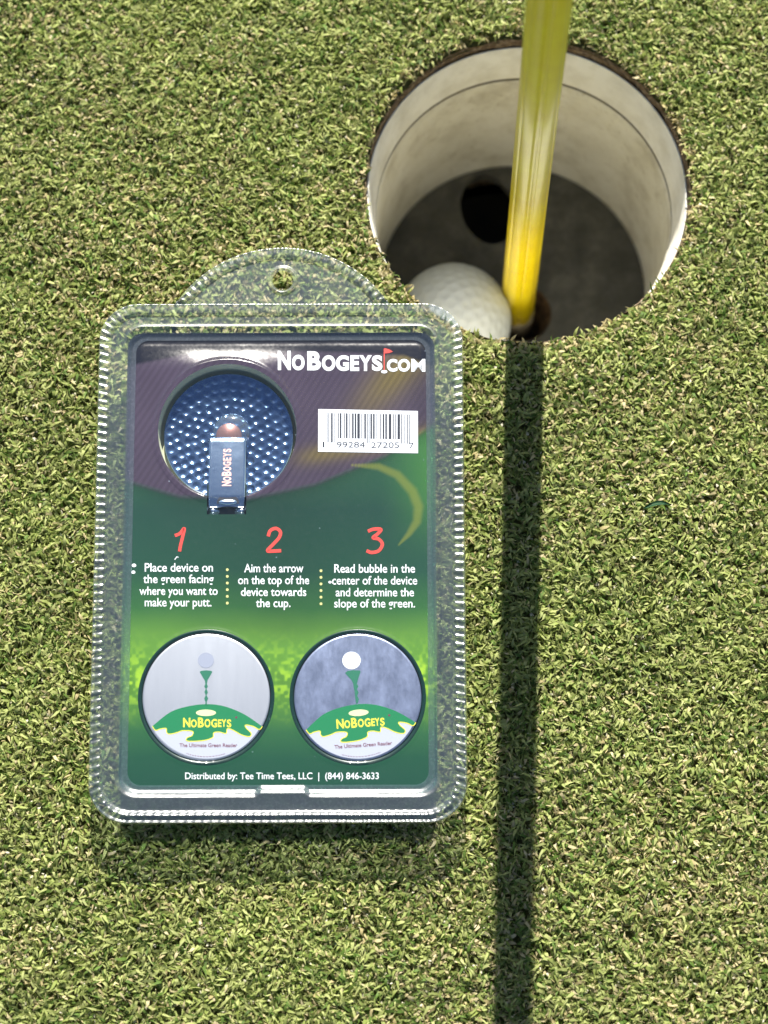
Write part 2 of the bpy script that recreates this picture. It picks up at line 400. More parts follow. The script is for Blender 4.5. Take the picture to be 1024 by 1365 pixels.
# ------------------------------------------------------------------ package frame
PW, PH = 117.5, 167.2
tilt = math.atan2(7.2, 167.0); yaw = math.radians(.15)
PC = np.array([-81.7, -132.5, 14.3])
pk = empty('blister_package', PC, (tilt, 0, yaw))
tag(pk, 'clear plastic blister package with purple and green printed card lying on the green', 'package')
Rm = np.array(Matrix.Rotation(yaw, 3, 'Z') @ Matrix.Rotation(tilt, 3, 'X'))
fw = np.array([0, math.sin(TH), -math.cos(TH)]); up = np.array([0, math.cos(TH), math.sin(TH)]); rt = np.array([1., 0, 0])
def L2(X, Y, z=0.0):
    """measured photo position -> package coordinates (mm) on the plane at local height z"""
    d = Rm.T @ (fw * F + rt * (X - 512) + up * (682.5 - Y)); o = Rm.T @ (CAM - PC)
    t = (z - o[2]) / d[2]; p = o + d * t
    return float(p[0]), float(p[1])
def design(u, v, z):
    """package coordinates (mm) -> design units of the printed artwork"""
    P = np.stack([u, v, np.full_like(u, z)], -1) @ Rm.T + PC - CAM
    dpt = P @ fw; return 512 + F * (P @ rt) / dpt, 682.5 - F * (P @ up) / dpt

ZS = -1.45       # height of the recessed clear sheet
ZK = -1.75       # height of the card

def rrect(w2, h2, r, ns_x, ns_y, nc):
    """rounded rectangle sampled counter-clockwise from bottom-left straight; fixed sample counts"""
    pts = []
    def arc(cx, cy, a0):
        for i in range(nc): t = a0 + (PI / 2) * i / nc; pts.append((cx + r * math.cos(t), cy + r * math.sin(t)))
    def line(p, q, n):
        for i in range(n): t = i / n; pts.append((p[0] + (q[0] - p[0]) * t, p[1] + (q[1] - p[1]) * t))
    line((-w2 + r, -h2), (w2 - r, -h2), ns_x); arc(w2 - r, -h2 + r, -PI / 2)
    line((w2, -h2 + r), (w2, h2 - r), ns_y); arc(w2 - r, h2 - r, 0)
    line((w2 - r, h2), (-w2 + r, h2), ns_x); arc(-w2 + r, h2 - r, PI / 2)
    line((-w2, h2 - r), (-w2, -h2 + r), ns_y); arc(-w2 + r, -h2 + r, PI)
    return np.array(pts)
NX, NY, NC = 440, 650, 96
DM = 12.0
W2, H2 = PW / 2, PH / 2
outer = rrect(W2, H2, 12.5, NX, NY, NC); inner = rrect(W2 - DM, H2 - DM, 4.2, NX, NY, NC)
NP = len(outer)
seg = np.linalg.norm(np.roll(outer, -1, 0) - outer, axis=1); arc_s = np.concatenate([[0], np.cumsum(seg)[:-1]]); TOT = seg.sum()
nrib = round(TOT / 2.62); ribph = 2 * PI * arc_s / TOT * nrib
def smin(a): return a
def band_z(d, ph, amp, flat=0.0):
    lipz = 1.0 * np.exp(-((d - .35) / .42) ** 2)
    hump = .95 * np.exp(-((d - 2.45) / 1.05) ** 2)
    tri = np.abs(((ph / (2 * PI)) % 1.0) - .5) * 2            # 0..1..0 over a pitch
    ribs = amp * np.clip((tri - .30) / .46, 0, 1) * np.exp(-((d - 2.05) / 1.75) ** 6)
    edgez = -1.0 * np.exp(-(d / .18) ** 2)
    plat = .75 * sstep(-.1, .5, d) * (1 - sstep(3.5, 4.1, d))
    return (lipz + hump) * (1 - flat) + plat * flat + ribs + edgez
def build_rim():
    dr = np.concatenate([np.arange(0, 4.8, .2), np.arange(4.8, 7.2, .4), np.arange(7.2, 12.01, .2)])
    rows = []
    idx = np.arange(NP)
    # where along the perimeter: bottom = first run, used for the thumb notch and the wide bottom wall
    u_, v_ = outer[:, 0], outer[:, 1]
    bot = sstep(-H2 + 9, -H2 + 2, v_) ; topm = sstep(H2 - 9, H2 - 2, v_)
    nx0, nx1 = L2(342, 1055)[0], L2(412, 1055)[0]
    notch = bot * sstep(nx0 - 1.2, nx0 + 1.2, u_) * (1 - sstep(nx1 - 1.2, nx1 + 1.2, u_))
    side = (1 - bot) * (1 - topm)
    lown = side * sstep(L2(0, 920)[1] + 1, L2(0, 930)[1] - 1, v_)     # card slot: recess a little wider low on both sides
    ampv = .21 + .10 * vnoise(arc_s, arc_s * 0, 3.2, 3)
    ampv = ampv * (1 - .65 * bot - .35 * topm)
    for d in dr:
        P = outer + (inner - outer) * (d / DM)
        z = band_z(d + .10 * (vnoise(arc_s, arc_s * 0 + 3, 6, 4) - .5), ribph, ampv, (1 - bot) * .9)
        ws = 7.9 + 1.3 * notch + .7 * side * 1.0 - .5 * lown; wl = 2.9 * bot + 2.2 * side + 3.0 * topm
        t = np.clip((d - ws) / wl, 0, 1)
        tt = np.where(t < .5, .5 * (2 * t) ** 1.5, 1 - .5 * (2 * (1 - t)) ** 1.5)
        z = z + ZS * tt + .35 * np.exp(-((d - ws + .2) / .5) ** 2) * (1 - bot)
        z = z + .25 * (fbm(P[:, 0], P[:, 1], 9, 6) - .5) * sstep(4.4, 5.5, d) * (1 - sstep(8, 10, d))
        rows.append(np.column_stack([P, z]))
    V = np.concatenate(rows); i = idx; j = (i + 1) % NP
    Q = np.concatenate([np.stack([q * NP + i, q * NP + j, (q + 1) * NP + j, (q + 1) * NP + i], 1) for q in range(len(dr) - 1)])
    return V, Q
V, Q = build_rim(); mesh('crimped_rim', V, Q, M_rim, pk)

DISC_R = 23.0; DCX, DCY = L2(303, 574, ZS)
CO = [L2(275, 929, ZK), L2(477, 929, ZK)]
def rr_sdf(x, y, w2, h2, r):
    qx = np.abs(x) - (w2 - r); qy = np.abs(y) - (h2 - r)
    return np.hypot(np.maximum(qx, 0), np.maximum(qy, 0)) + np.minimum(np.maximum(qx, qy), 0) - r
def snap_grid(w2, h2, r, step):
    nx = int(2 * w2 / step) + 1; ny = int(2 * h2 / step) + 1
    X, Y = np.meshgrid(np.linspace(-w2, w2, nx), np.linspace(-h2, h2, ny)); X = X.ravel(); Y = Y.ravel()
    s = rr_sdf(X, Y, w2, h2, r); out = s > 1e-6
    cx = np.sign(X) * (w2 - r); cy = np.sign(Y) * (h2 - r); dx = X - cx; dy = Y - cy; dl = np.hypot(dx, dy) + 1e-9
    X = np.where(out, cx + dx / dl * r, X); Y = np.where(out, cy + dy / dl * r, Y)
    Q = grid_faces(nx, ny); Q = Q[~out[Q].all(1)]
    return X, Y, Q
X, Y, Q = snap_grid(W2 - DM, H2 - DM, 4.2, .4)
ed = -rr_sdf(X, Y, W2 - DM, H2 - DM, 4.2)
rD = np.hypot(X - DCX, Y - DCY)
Z = np.full_like(X, ZS)
bulge = .75 * np.exp(-((rD - DISC_R) / .75) ** 2)
notchm = (np.abs(X - L2(302, 674)[0]) < 6.6) & (Y < DCY)
Z += bulge * np.where(notchm, .2, 1)
for cx, cy in CO: Z += .22 * np.exp(-((np.hypot(X - cx, Y - cy) - 21.4) / .6) ** 2)
dtop = (H2 - DM) - Y
mound = np.exp(-((X + 6) / 26) ** 2)
Z += sstep(0, 1.5, ed) * (.55 * (1 - np.exp(-dtop / 3.5)) * sstep(.5, 2, dtop) * np.exp(-np.clip(dtop - 10, 0, None) / 5))
mound = sstep(-50, -26, X) * (1 - sstep(-12, 18, X)) * (.8 + .3 * fbm(X, Y, 14, 12))
Z += sstep(0, 2.5, ed) * mound * 1.55 * np.where(dtop < 9.5, sstep(1.5, 9.5, dtop), np.exp(-((dtop - 9.5) / 13) ** 2))
for gx_, gy_ in ((265, 1017.5), (275, 1018.5), (284, 1017), (467, 1018.5), (477, 1018), (487, 1017), (153, 925), (598, 932)):
    ux_, uy_ = L2(gx_, gy_, ZS); Z += .42 * np.exp(-(((X - ux_) ** 2 + (Y - uy_) ** 2) / .65 ** 2))
Z += sstep(0, 3, ed) * .22 * (fbm(X, Y, 26, 9) - .5)
mesh('clear_cover', np.stack([X, Y, Z], 1), Q, M_clear, pk)

# hang tab
TCX = L2(379, 0)[0]
def build_tab():
    yb = H2 - .6; half = 34.6; rise = L2(377, 331)[1] - H2 + .3
    R = (half ** 2 + rise ** 2) / (2 * rise); cy = H2 + rise - R
    nx, ny = 300, 80
    hy = L2(377, 374)[1]; hx = L2(377, 374)[0] - TCX
    us = np.linspace(-half, half, nx); ts = np.linspace(0, 1, ny)
    U, Tt = np.meshgrid(us, ts)
    # flared fillets where the arc meets the straight edge
    top = cy + np.sqrt(np.maximum(R * R - U * U, 0)); fl = np.clip((half - np.abs(U)) / 3.0, 0, 1)
    top = top * 1.0
    Yy = yb + (top - yb) * Tt
    dist = R - np.hypot(U, Yy - cy)
    ph = np.arctan2(U, Yy - cy) * R / 2.62 * 2 * PI
    Z = band_z(dist, ph, .27, .85) * np.where(Yy < H2 + 1.0, .0, 1)
    Z = Z * sstep(H2 - .2, H2 + 1.2, Yy) + .2 * (fbm(U, Yy, 10, 8) - .5)
    rh = np.hypot(U - hx, Yy - hy); Z += .75 * np.exp(-((rh - 4.1) / .55) ** 2)
    inside = (rh < 3.3).ravel(); k = 3.3 / np.maximum(rh, 1e-3)
    U = np.where(rh < 3.3, hx + (U - hx) * k, U); Yy = np.where(rh < 3.3, hy + (Yy - hy) * k, Yy)
    V = np.stack([U.ravel() + TCX, Yy.ravel(), Z.ravel() + .05], 1); Q = grid_faces(nx, ny); Q = Q[~inside[Q].all(1)]
    return V, Q
V, Q = build_tab(); mesh('hang_tab', V, Q, M_rim, pk)

# lower blister (the tray that rests on the grass)
def build_tray():
    a = rrect(W2 - 9.5, H2 - 9.5, 6, 60, 90, 12); n = len(a); rows = []
    depth = lambda v: (PC[2] + v * math.sin(tilt)) + .6
    for t, ins in ((0, 0), (.1, .5), (.93, 3.4), (1.0, 5)):
        P = a * np.array([(W2 - 9.5 - ins) / (W2 - 9.5), (H2 - 9.5 - ins) / (H2 - 9.5)])
        rows.append(np.column_stack([P, -.3 - t * depth(P[:, 1])]))
    rows.append(np.column_stack([a * .02, -.3 - depth(a[:, 1] * .02)]))
    V = np.concatenate(rows); i = np.arange(n); j = (i + 1) % n
    return V, np.concatenate([np.stack([q * n + i, q * n + j, (q + 1) * n + j, (q + 1) * n + i], 1) for q in range(len(rows) - 1)])
V, Q = build_tray(); mesh('clear_tray', V, Q, M_clear, pk)

# ------------------------------------------------------------------ printed card
CW, CH = W2 - 9.2, H2 - 9.4
def card_colors(X, Y):
    DX, DY = design(X, Y, ZK); n = len(X)
    # green ground, light band with turf at 830..960, dark teal above and below
    ky = [430, 600, 680, 760, 810, 845, 885, 930, 975, 1010, 1060]
    kc = [lin(34, 60, 50), lin(40, 82, 56), lin(27, 63, 52), lin(30, 69, 53), lin(47, 92, 50), lin(84, 126, 52), lin(92, 138, 50), lin(80, 124, 48), lin(42, 88, 54), lin(28, 72, 52), lin(26, 66, 52)]
    kc = np.array(kc); C = np.stack([np.interp(DY + 10 * (fbm(DX, DY, 60, 13) - .5), ky, kc[:, c]) for c in range(3)], 1)
    g = (sstep(500, 590, DX) * sstep(540, 590, DY) * (1 - sstep(640, 760, DY)))[:, None]
    C = C * (1 - g * .75) + np.array(lin(60, 112, 50)) * g * .75
    tb = np.exp(-((DY - 905) / 34) ** 2); tn = vnoise(DX, DY, 4.5, 15) * .6 + vnoise(DX, DY, 9, 16) * .4
    tex = sstep(.45, .72, tn) * tb * (.5 + .5 * vnoise(DX, DY, 40, 17)); C = C * (1 - tex[:, None] * .7) + np.array(lin(170, 205, 50)) * tex[:, None] * .7
    tex2 = sstep(.6, .3, tn) * tb * .35; C = C * (1 - tex2[:, None] * .6)
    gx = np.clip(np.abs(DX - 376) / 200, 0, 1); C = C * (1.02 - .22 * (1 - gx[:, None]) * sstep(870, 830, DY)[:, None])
    # purple cloth area
    bx = [150, 167, 239, 327, 420, 514, 576, 610]; by = [632, 641, 662, 666, 646, 608, 568, 548]
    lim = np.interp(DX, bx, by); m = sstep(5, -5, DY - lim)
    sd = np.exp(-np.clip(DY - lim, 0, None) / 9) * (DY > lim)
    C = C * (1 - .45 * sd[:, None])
    st = .5 + .5 * np.sin((DX * .55 + DY * .38 + 5 * (DX / 300) ** 2) * 1.15)
    P = np.array(lin(68, 58, 74)) * (1 - .2 * st[:, None]) * (.85 + .3 * fbm(DX, DY, 50, 18))[:, None]
    # faint olive sweeps in the cloth
    band = np.exp(-(((DX - 455) * .66 - (DY - 560) * -.75 + 0) / 26) ** 2) * sstep(430, 540, DX)
    ol = np.exp(-((DY - (610 - .18 * (DX - 400))) / 13) ** 2) * sstep(370, 430, DX) * .7 + band * .85
    ol = np.clip(ol, 0, .85)[:, None]
    P = P * (1 - ol) + np.array(lin(112, 98, 50)) * (1 - .25 * st[:, None]) * ol
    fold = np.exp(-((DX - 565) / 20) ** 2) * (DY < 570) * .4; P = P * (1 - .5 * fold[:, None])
    C = C * (1 - m[:, None]) + P * m[:, None]
    # dark arched shape along the top edge
    tx = [150, 175, 260, 400, 470, 540, 575, 610]; ty = [500, 487, 470, 468, 470, 474, 488, 505]
    lt = np.interp(DX, tx, ty); m2 = sstep(3, -3, DY - lt)[:, None]; C = C * (1 - m2) + np.array(lin(16, 18, 32)) * m2
    # gold crescent on the green
    ax = np.array([470, 505, 530, 550, 558, 556, 545, 530]); ay = np.array([620, 622, 633, 655, 675, 695, 712, 728]); wd = [2, 5, 6, 7, 7, 6, 4, 1]
    best = np.full(n, 9e9)
    for q in range(len(ax) - 1):
        for t in np.linspace(0, 1, 8, endpoint=False):
            px = ax[q] + (ax[q + 1] - ax[q]) * t; py = ay[q] + (ay[q + 1] - ay[q]) * t; ww = wd[q] + (wd[q + 1] - wd[q]) * t
            best = np.minimum(best, np.hypot(DX - px, DY - py) / ww)
    cm = (sstep(1.4, .3, best) * .45)[:, None]; C = C * (1 - cm) + np.array(lin(128, 132, 52)) * cm
    return C
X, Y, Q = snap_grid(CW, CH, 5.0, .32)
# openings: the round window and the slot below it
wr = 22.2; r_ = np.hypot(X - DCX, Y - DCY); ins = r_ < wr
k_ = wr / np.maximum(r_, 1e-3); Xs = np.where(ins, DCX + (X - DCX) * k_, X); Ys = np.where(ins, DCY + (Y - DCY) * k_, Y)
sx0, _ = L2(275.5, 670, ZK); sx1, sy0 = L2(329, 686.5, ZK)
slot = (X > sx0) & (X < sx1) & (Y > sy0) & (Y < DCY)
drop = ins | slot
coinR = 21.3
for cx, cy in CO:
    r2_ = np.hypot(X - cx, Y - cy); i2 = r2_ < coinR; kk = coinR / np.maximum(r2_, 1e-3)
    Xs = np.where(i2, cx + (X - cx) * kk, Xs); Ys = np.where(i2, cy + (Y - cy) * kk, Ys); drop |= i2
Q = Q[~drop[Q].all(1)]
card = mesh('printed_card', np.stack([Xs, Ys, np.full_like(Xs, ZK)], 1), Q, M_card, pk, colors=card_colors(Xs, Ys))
card_back = mesh('card_backing', *(lambda a: (a[0], a[1]))((np.array([[-CW + 1, -CH + 1, ZK - 9], [CW - 1, -CH + 1, ZK - 9], [CW - 1, CH - 1, ZK - 14], [-CW + 1, CH - 1, ZK - 14]]), [(0, 1, 2, 3)])), mat('card_front_side', lin(60, 70, 66), .6), pk, smooth=False)

# walls of the window recess (deep) and of the slot
M_recess = mat('recess_wall', (.62, .62, .42), .3)  # opaque olive, brightened to stand in for light through clear plastic
DZ = -8.5
V, Q = lathe([(22.25, ZK - .02), (22.2, ZK - .3), (21.9, DZ - .6), (.2, DZ - .9)], 128, DCX, DCY); mesh('window_recess', V, Q[:, ::-1], M_recess, pk)
M_slot = mat('slot_shell', (.03, .05, .05), .2)
V = []; Q = []
for z, e in ((ZK - .03, .35), (ZK - 2.2, .0), (ZK - 2.4, -6)):
    V += [(sx0 + .1 - e * .0, sy0 + .1, z), (sx1 - .1, sy0 + .1, z), (sx1 - .1, DCY - 17, z), (sx0 + .1, DCY - 17, z)]
Q = [(0, 1, 5, 4), (1, 2, 6, 5), (3, 0, 4, 7), (4, 5, 6, 7)]
mesh('slot_wall', V[:8], Q, M_slot, pk, smooth=False)

# ------------------------------------------------------------------ flat print helpers (ink sheets a few hundredths of a mm proud)
_dg = None
def text_raw(s, off=0.0, shear=0.0):
    cu = bpy.data.curves.new('tmp', 'FONT'); cu.body = s; cu.size = 1; cu.offset = off; cu.resolution_u = 5; cu.shear = shear
    o = bpy.data.objects.new('tmp', cu); COL.objects.link(o)
    dg = bpy.context.evaluated_depsgraph_get(); dg.update()
    me = o.evaluated_get(dg).to_mesh()
    V = np.array([v.co[:] for v in me.vertices]); Fs = [tuple(p.vertices) for p in me.polygons]
    o.evaluated_get(dg).to_mesh_clear(); bpy.data.objects.remove(o); bpy.data.curves.remove(cu)
    return V, Fs
HV, _ = text_raw('H'); CAPH = HV[:, 1].max() - HV[:, 1].min()

class Ink:
    """collects flat print in design units, laid onto the card plane at height z"""
    def __init__(s, z, xf=None): s.V = []; s.F = []; s.z = z; s.xf = xf
    def add(s, P, Fs, dz=0):
        b = len(s.V)
        for x, y in P:
            if s.xf: x, y = s.xf(x, y)
            u, v = L2(x, y, s.z); s.V.append((u, v, s.z + dz))
        s.F += [tuple(b + q for q in f) for f in Fs]
    def text_box(s, t, x0, y0, x1, y1, off=.02, shear=0):
        V, Fs = text_raw(t, off, shear); mn = V.min(0); mx = V.max(0)
        P = [(x0 + (a - mn[0]) / (mx[0] - mn[0]) * (x1 - x0), y1 - (b - mn[1]) / (mx[1] - mn[1]) * (y1 - y0)) for a, b, _ in V]
        s.add(P, Fs)
    def text_line(s, t, x0, x1, base, cap, off=.02, ang=0):
        V, Fs = text_raw(t, off); mn = V.min(0); mx = V.max(0); kx = (x1 - x0) / (mx[0] - mn[0]); ky = cap / CAPH
        P = []
        for a, b, _ in V:
            x = x0 + (a - mn[0]) * kx; y = base - b * ky + (x0 - (x0 + (a - mn[0]) * kx)) * math.tan(ang)
            P.append((x, y))
        s.add(P, Fs)
    def poly(s, pts, dz=0):
        tr = tessellate_polygon([[Vector((x, y, 0)) for x, y in pts]]); s.add(pts, [tuple(t) for t in tr], dz)
    def disc(s, x, y, r, ry=None, n=28, dz=0):
        ry = ry or r; s.add([(x + r * math.cos(2 * PI * i / n), y + ry * math.sin(2 * PI * i / n)) for i in range(n)], [tuple(range(n))], dz)
    def rect(s, x0, y0, x1, y1, dz=0): s.add([(x0, y0), (x1, y0), (x1, y1), (x0, y1)], [(0, 1, 2, 3)], dz)
    def stroke(s, pts, w, dz=0):
        pts = [Vector(p) for p in pts]; n = len(pts); P = []
        for i, p in enumerate(pts):
            t = (pts[min(i + 1, n - 1)] - pts[max(i - 1, 0)]); t = t / (t.length + 1e-9); nn = Vector((-t.y, t.x)); ww = w[i] if isinstance(w, (list, tuple)) else w
            P += [tuple(p + nn * ww / 2), tuple(p - nn * ww / 2)]
        s.add(P, [(2 * i, 2 * i + 1, 2 * i + 3, 2 * i + 2) for i in range(n - 1)], dz)
    def done(s, name, m, parent, shift=(0, 0, 0)):
        V = np.array(s.V) - np.array(shift)
        return mesh(name, V, s.F, m, parent, smooth=False)
def spl(pts, n=8):
    """Catmull-Rom"""
    P = [pts[0]] + list(pts) + [pts[-1]]; out = []
    for i in range(1, len(P) - 2):
        p0, p1, p2, p3 = [np.array(p, float) for p in P[i - 1:i + 3]]
        for k in range(n):
            t = k / n; out.append(tuple(.5 * ((2 * p1) + (-p0 + p2) * t + (2 * p0 - 5 * p1 + 4 * p2 - p3) * t * t + (-p0 + 3 * p1 - 3 * p2 + p3) * t ** 3)))
    out.append(tuple(P[-2])); return out

ZI = ZK + .06
z8 = lambda x, y: (340 + x / 3.413, 450 + y / 3.413)
def box8(I, t, x0, y0, x1, y1, **kw): a, b = z8(x0, y0); c, d = z8(x1, y1); I.text_box(t, a, b, c, d, **kw)
I = Ink(ZI)
box8(I, 'N', 104, 60, 163, 148, off=.045); box8(I, 'o'.upper(), 168, 78, 226, 149, off=.05); box8(I, 'B', 238, 62, 300, 149, off=.05)
for ch, a, b in (('O', 304, 366), ('G', 368, 428), ('E', 434, 474), ('Y', 474, 532), ('S', 532, 580)): box8(I, ch, a, 80, b, 152, off=.05)
for ch, a, b in (('C', 600, 648), ('O', 650, 706), ('M', 711, 775)): box8(I, ch, a, 97, b, 155, off=.03 if ch == 'M' else .05)
I.disc(*z8(588, 155), 4.2, 2.2)
I.done('title_lettering', M_white, card)
I = Ink(ZI + .02); I.rect(*z8(586, 50), *z8(590, 150)); I.poly([z8(590, 48), z8(612, 54), z8(628, 64), z8(610, 70), z8(590, 72)]); I.done('flag_emblem', M_red, card)

def num(pl, w):
    I = Ink(ZI); I.stroke(spl([(150 + x / 2.09, 690 + y / 2.09) for x, y in pl], 8), w); return I
I = num([(174, 50), (188, 44), (200, 30), (196, 52), (190, 76), (187, 94)], 4.2); I.done('step_number', M_red, card)
I = num([(434, 52), (440, 36), (456, 30), (468, 40), (464, 56), (448, 74), (432, 92), (450, 93), (470, 92)], 4.4); I.done('step_number', M_red, card)
I = num([(712, 38), (728, 32), (748, 33), (738, 46), (726, 56), (742, 60), (752, 74), (742, 92), (722, 97), (708, 92)], 4.4); I.done('step_number', M_red, card)

TX = [[('Place device on', 90, 280, 150), ('the green facing', 86, 282, 182), ('where you want to', 75, 293, 215), ('make your putt.', 90, 276, 247)],
      [('Aim the arrow', 367, 532, 152), ('on the top of the', 350, 548, 185), ('device towards', 358, 540, 218), ('the cup.', 400, 496, 249)],
      [('Read bubble in the', 618, 843, 153), ('center of the device', 612, 849, 186), ('and determine the', 622, 840, 219), ('slope of the green.', 618, 843, 250)]]
for colm in TX:
    I = Ink(ZI)
    for t, a, b, y in colm: I.text_line(t, 150 + a / 2.09, 150 + b / 2.09, 690 + y / 2.09, 11.0, off=.010)
    I.done('instruction_lettering', M_white, card)
for xx, ya, yb in ((320, 145, 238), (581, 148, 240)):
    for q in range(6):
        I = Ink(ZI); I.disc(150 + xx / 2.09, 690 + (ya + (yb - ya) * q / 5) / 2.09, 1.9, n=12); I.done('divider_dot', M_dot, card)
for sx_, sy_, sr_ in ((178.7, 753.6, 3), (177.8, 762.7, 2.8), (440, 776, 2.2)):
    I = Ink(ZI); I.disc(sx_, sy_, sr_, sr_ * .8, n=12); I.done('print_speck', M_white, card)
I = Ink(ZI); I.stroke([(233, 746), (236, 742), (238, 743)], 1.2); I.done('print_speck', M_white, card)
I = Ink(ZI); I.text_line('Distributed by: Tee Time Tees, LLC  |  (844) 846-3633', 247, 505, 1038.5, 8.6, off=.006); I.done('footer_lettering', M_white, card)

# barcode sticker
lab = Ink(ZK + .10)
c4 = [z8(288, 325), z8(741, 334), z8(742, 526), z8(287, 519)]; lab.add(c4, [(0, 1, 2, 3)])
label = lab.done('barcode_label', M_label, pk)
def upc(d):
    Lc = ['0001101', '0011001', '0010011', '0111101', '0100011', '0110001', '0101111', '0111011', '0110111', '0001011']
    R = lambda s: ''.join('1' if c == '0' else '0' for c in s)
    return '101' + ''.join(Lc[int(c)] for c in d[:6]) + '01010' + ''.join(R(Lc[int(c)]) for c in d[6:]) + '101'
bits = upc('199284272057'); I = Ink(ZK + .14)
xa, xb = 326, 704; i = 0
while i < len(bits):
    if bits[i] == '1':
        j = i
        while j < len(bits) and bits[j] == '1': j += 1
        x0 = xa + (xb - xa) * i / 95; x1 = xa + (xb - xa) * j / 95; sk = (x0 - 300) * .018
        tall = i < 10 or i >= 85 or 45 <= i < 50
        I.rect(*z8(x0, 342 + sk), *z8(x1, (476 if tall else 456) + sk)); i = j
    else: i += 1
I.done('barcode_bars', M_black, label)
I = Ink(ZK + .14)
for t, a, b in (('1', 308, 316), ('99284', 372, 500), ('27205', 528, 656), ('7', 702, 722)):
    a_, y_ = z8(a, 499 + (a - 300) * .012); I.text_line(t, a_, z8(b, 0)[0], y_, 7.4, off=.0)
I.done('barcode_digits', M_black, label)

# ------------------------------------------------------------------ ball markers
def coin_mat(name, c, rough, blot, base=.0):
    m = mat(name, c, rough, .9); k = NT(m)
    tc = k.n('TexCoord'); mp = k.n('Mapping'); mp.inputs['Scale'].default_value = ((1, .12, 1) if blot < .1 else (1, .55, 1)); k.l(tc.outputs['Object'], mp.inputs['Vector'])
    nz = k.noise(420 if blot < .1 else 210, 8, .74, mp.outputs[0]); r1 = k.ramp(nz.outputs['Fac'], [(.38, tuple(v * (1 - blot) for v in c)), (.66, tuple(min(1, v * (1 + blot)) for v in c))])
    k.l(r1.outputs[0], k.p.inputs['Base Color'])
    rr = k.n('MapRange'); rr.inputs['To Min'].default_value = rough * (.94 if blot < .1 else .75); rr.inputs['To Max'].default_value = rough * (1.06 if blot < .1 else 1.35); k.l(nz.outputs['Fac'], rr.inputs['Value']); k.l(rr.outputs[0], k.p.inputs['Roughness'])
    b = k.bump(nz.outputs['Fac'], .03 if blot < .1 else .15, .0004); k.l(b.outputs[0], k.p.inputs['Normal'])
    return m
M_coinL = coin_mat('brushed_silver', (.70, .71, .75), .42, .022); M_coinR = coin_mat('polished_silver', (.43, .48, .64), .34, .17)  # right face: blue-grey and blotches stand in for a reflected cloudy sky
z6 = lambda x, y: (180 + x / 5.389, 840 + y / 5.389)
HILL_T = spl([(125, 688), (250, 590), (370, 548), (510, 530), (640, 545), (780, 600), (915, 690)], 6)
HILL_B = spl([(915, 690), (893, 712), (850, 690), (795, 680), (800, 702), (835, 738), (822, 763), (765, 750), (705, 717), (664, 706), (655, 740), (605, 730), (566, 736), (560, 768), (500, 790), (405, 797), (368, 790), (376, 770), (410, 755), (414, 726), (345, 720), (300, 735), (245, 745), (226, 728), (224, 704), (182, 708), (148, 718), (125, 688)], 5)
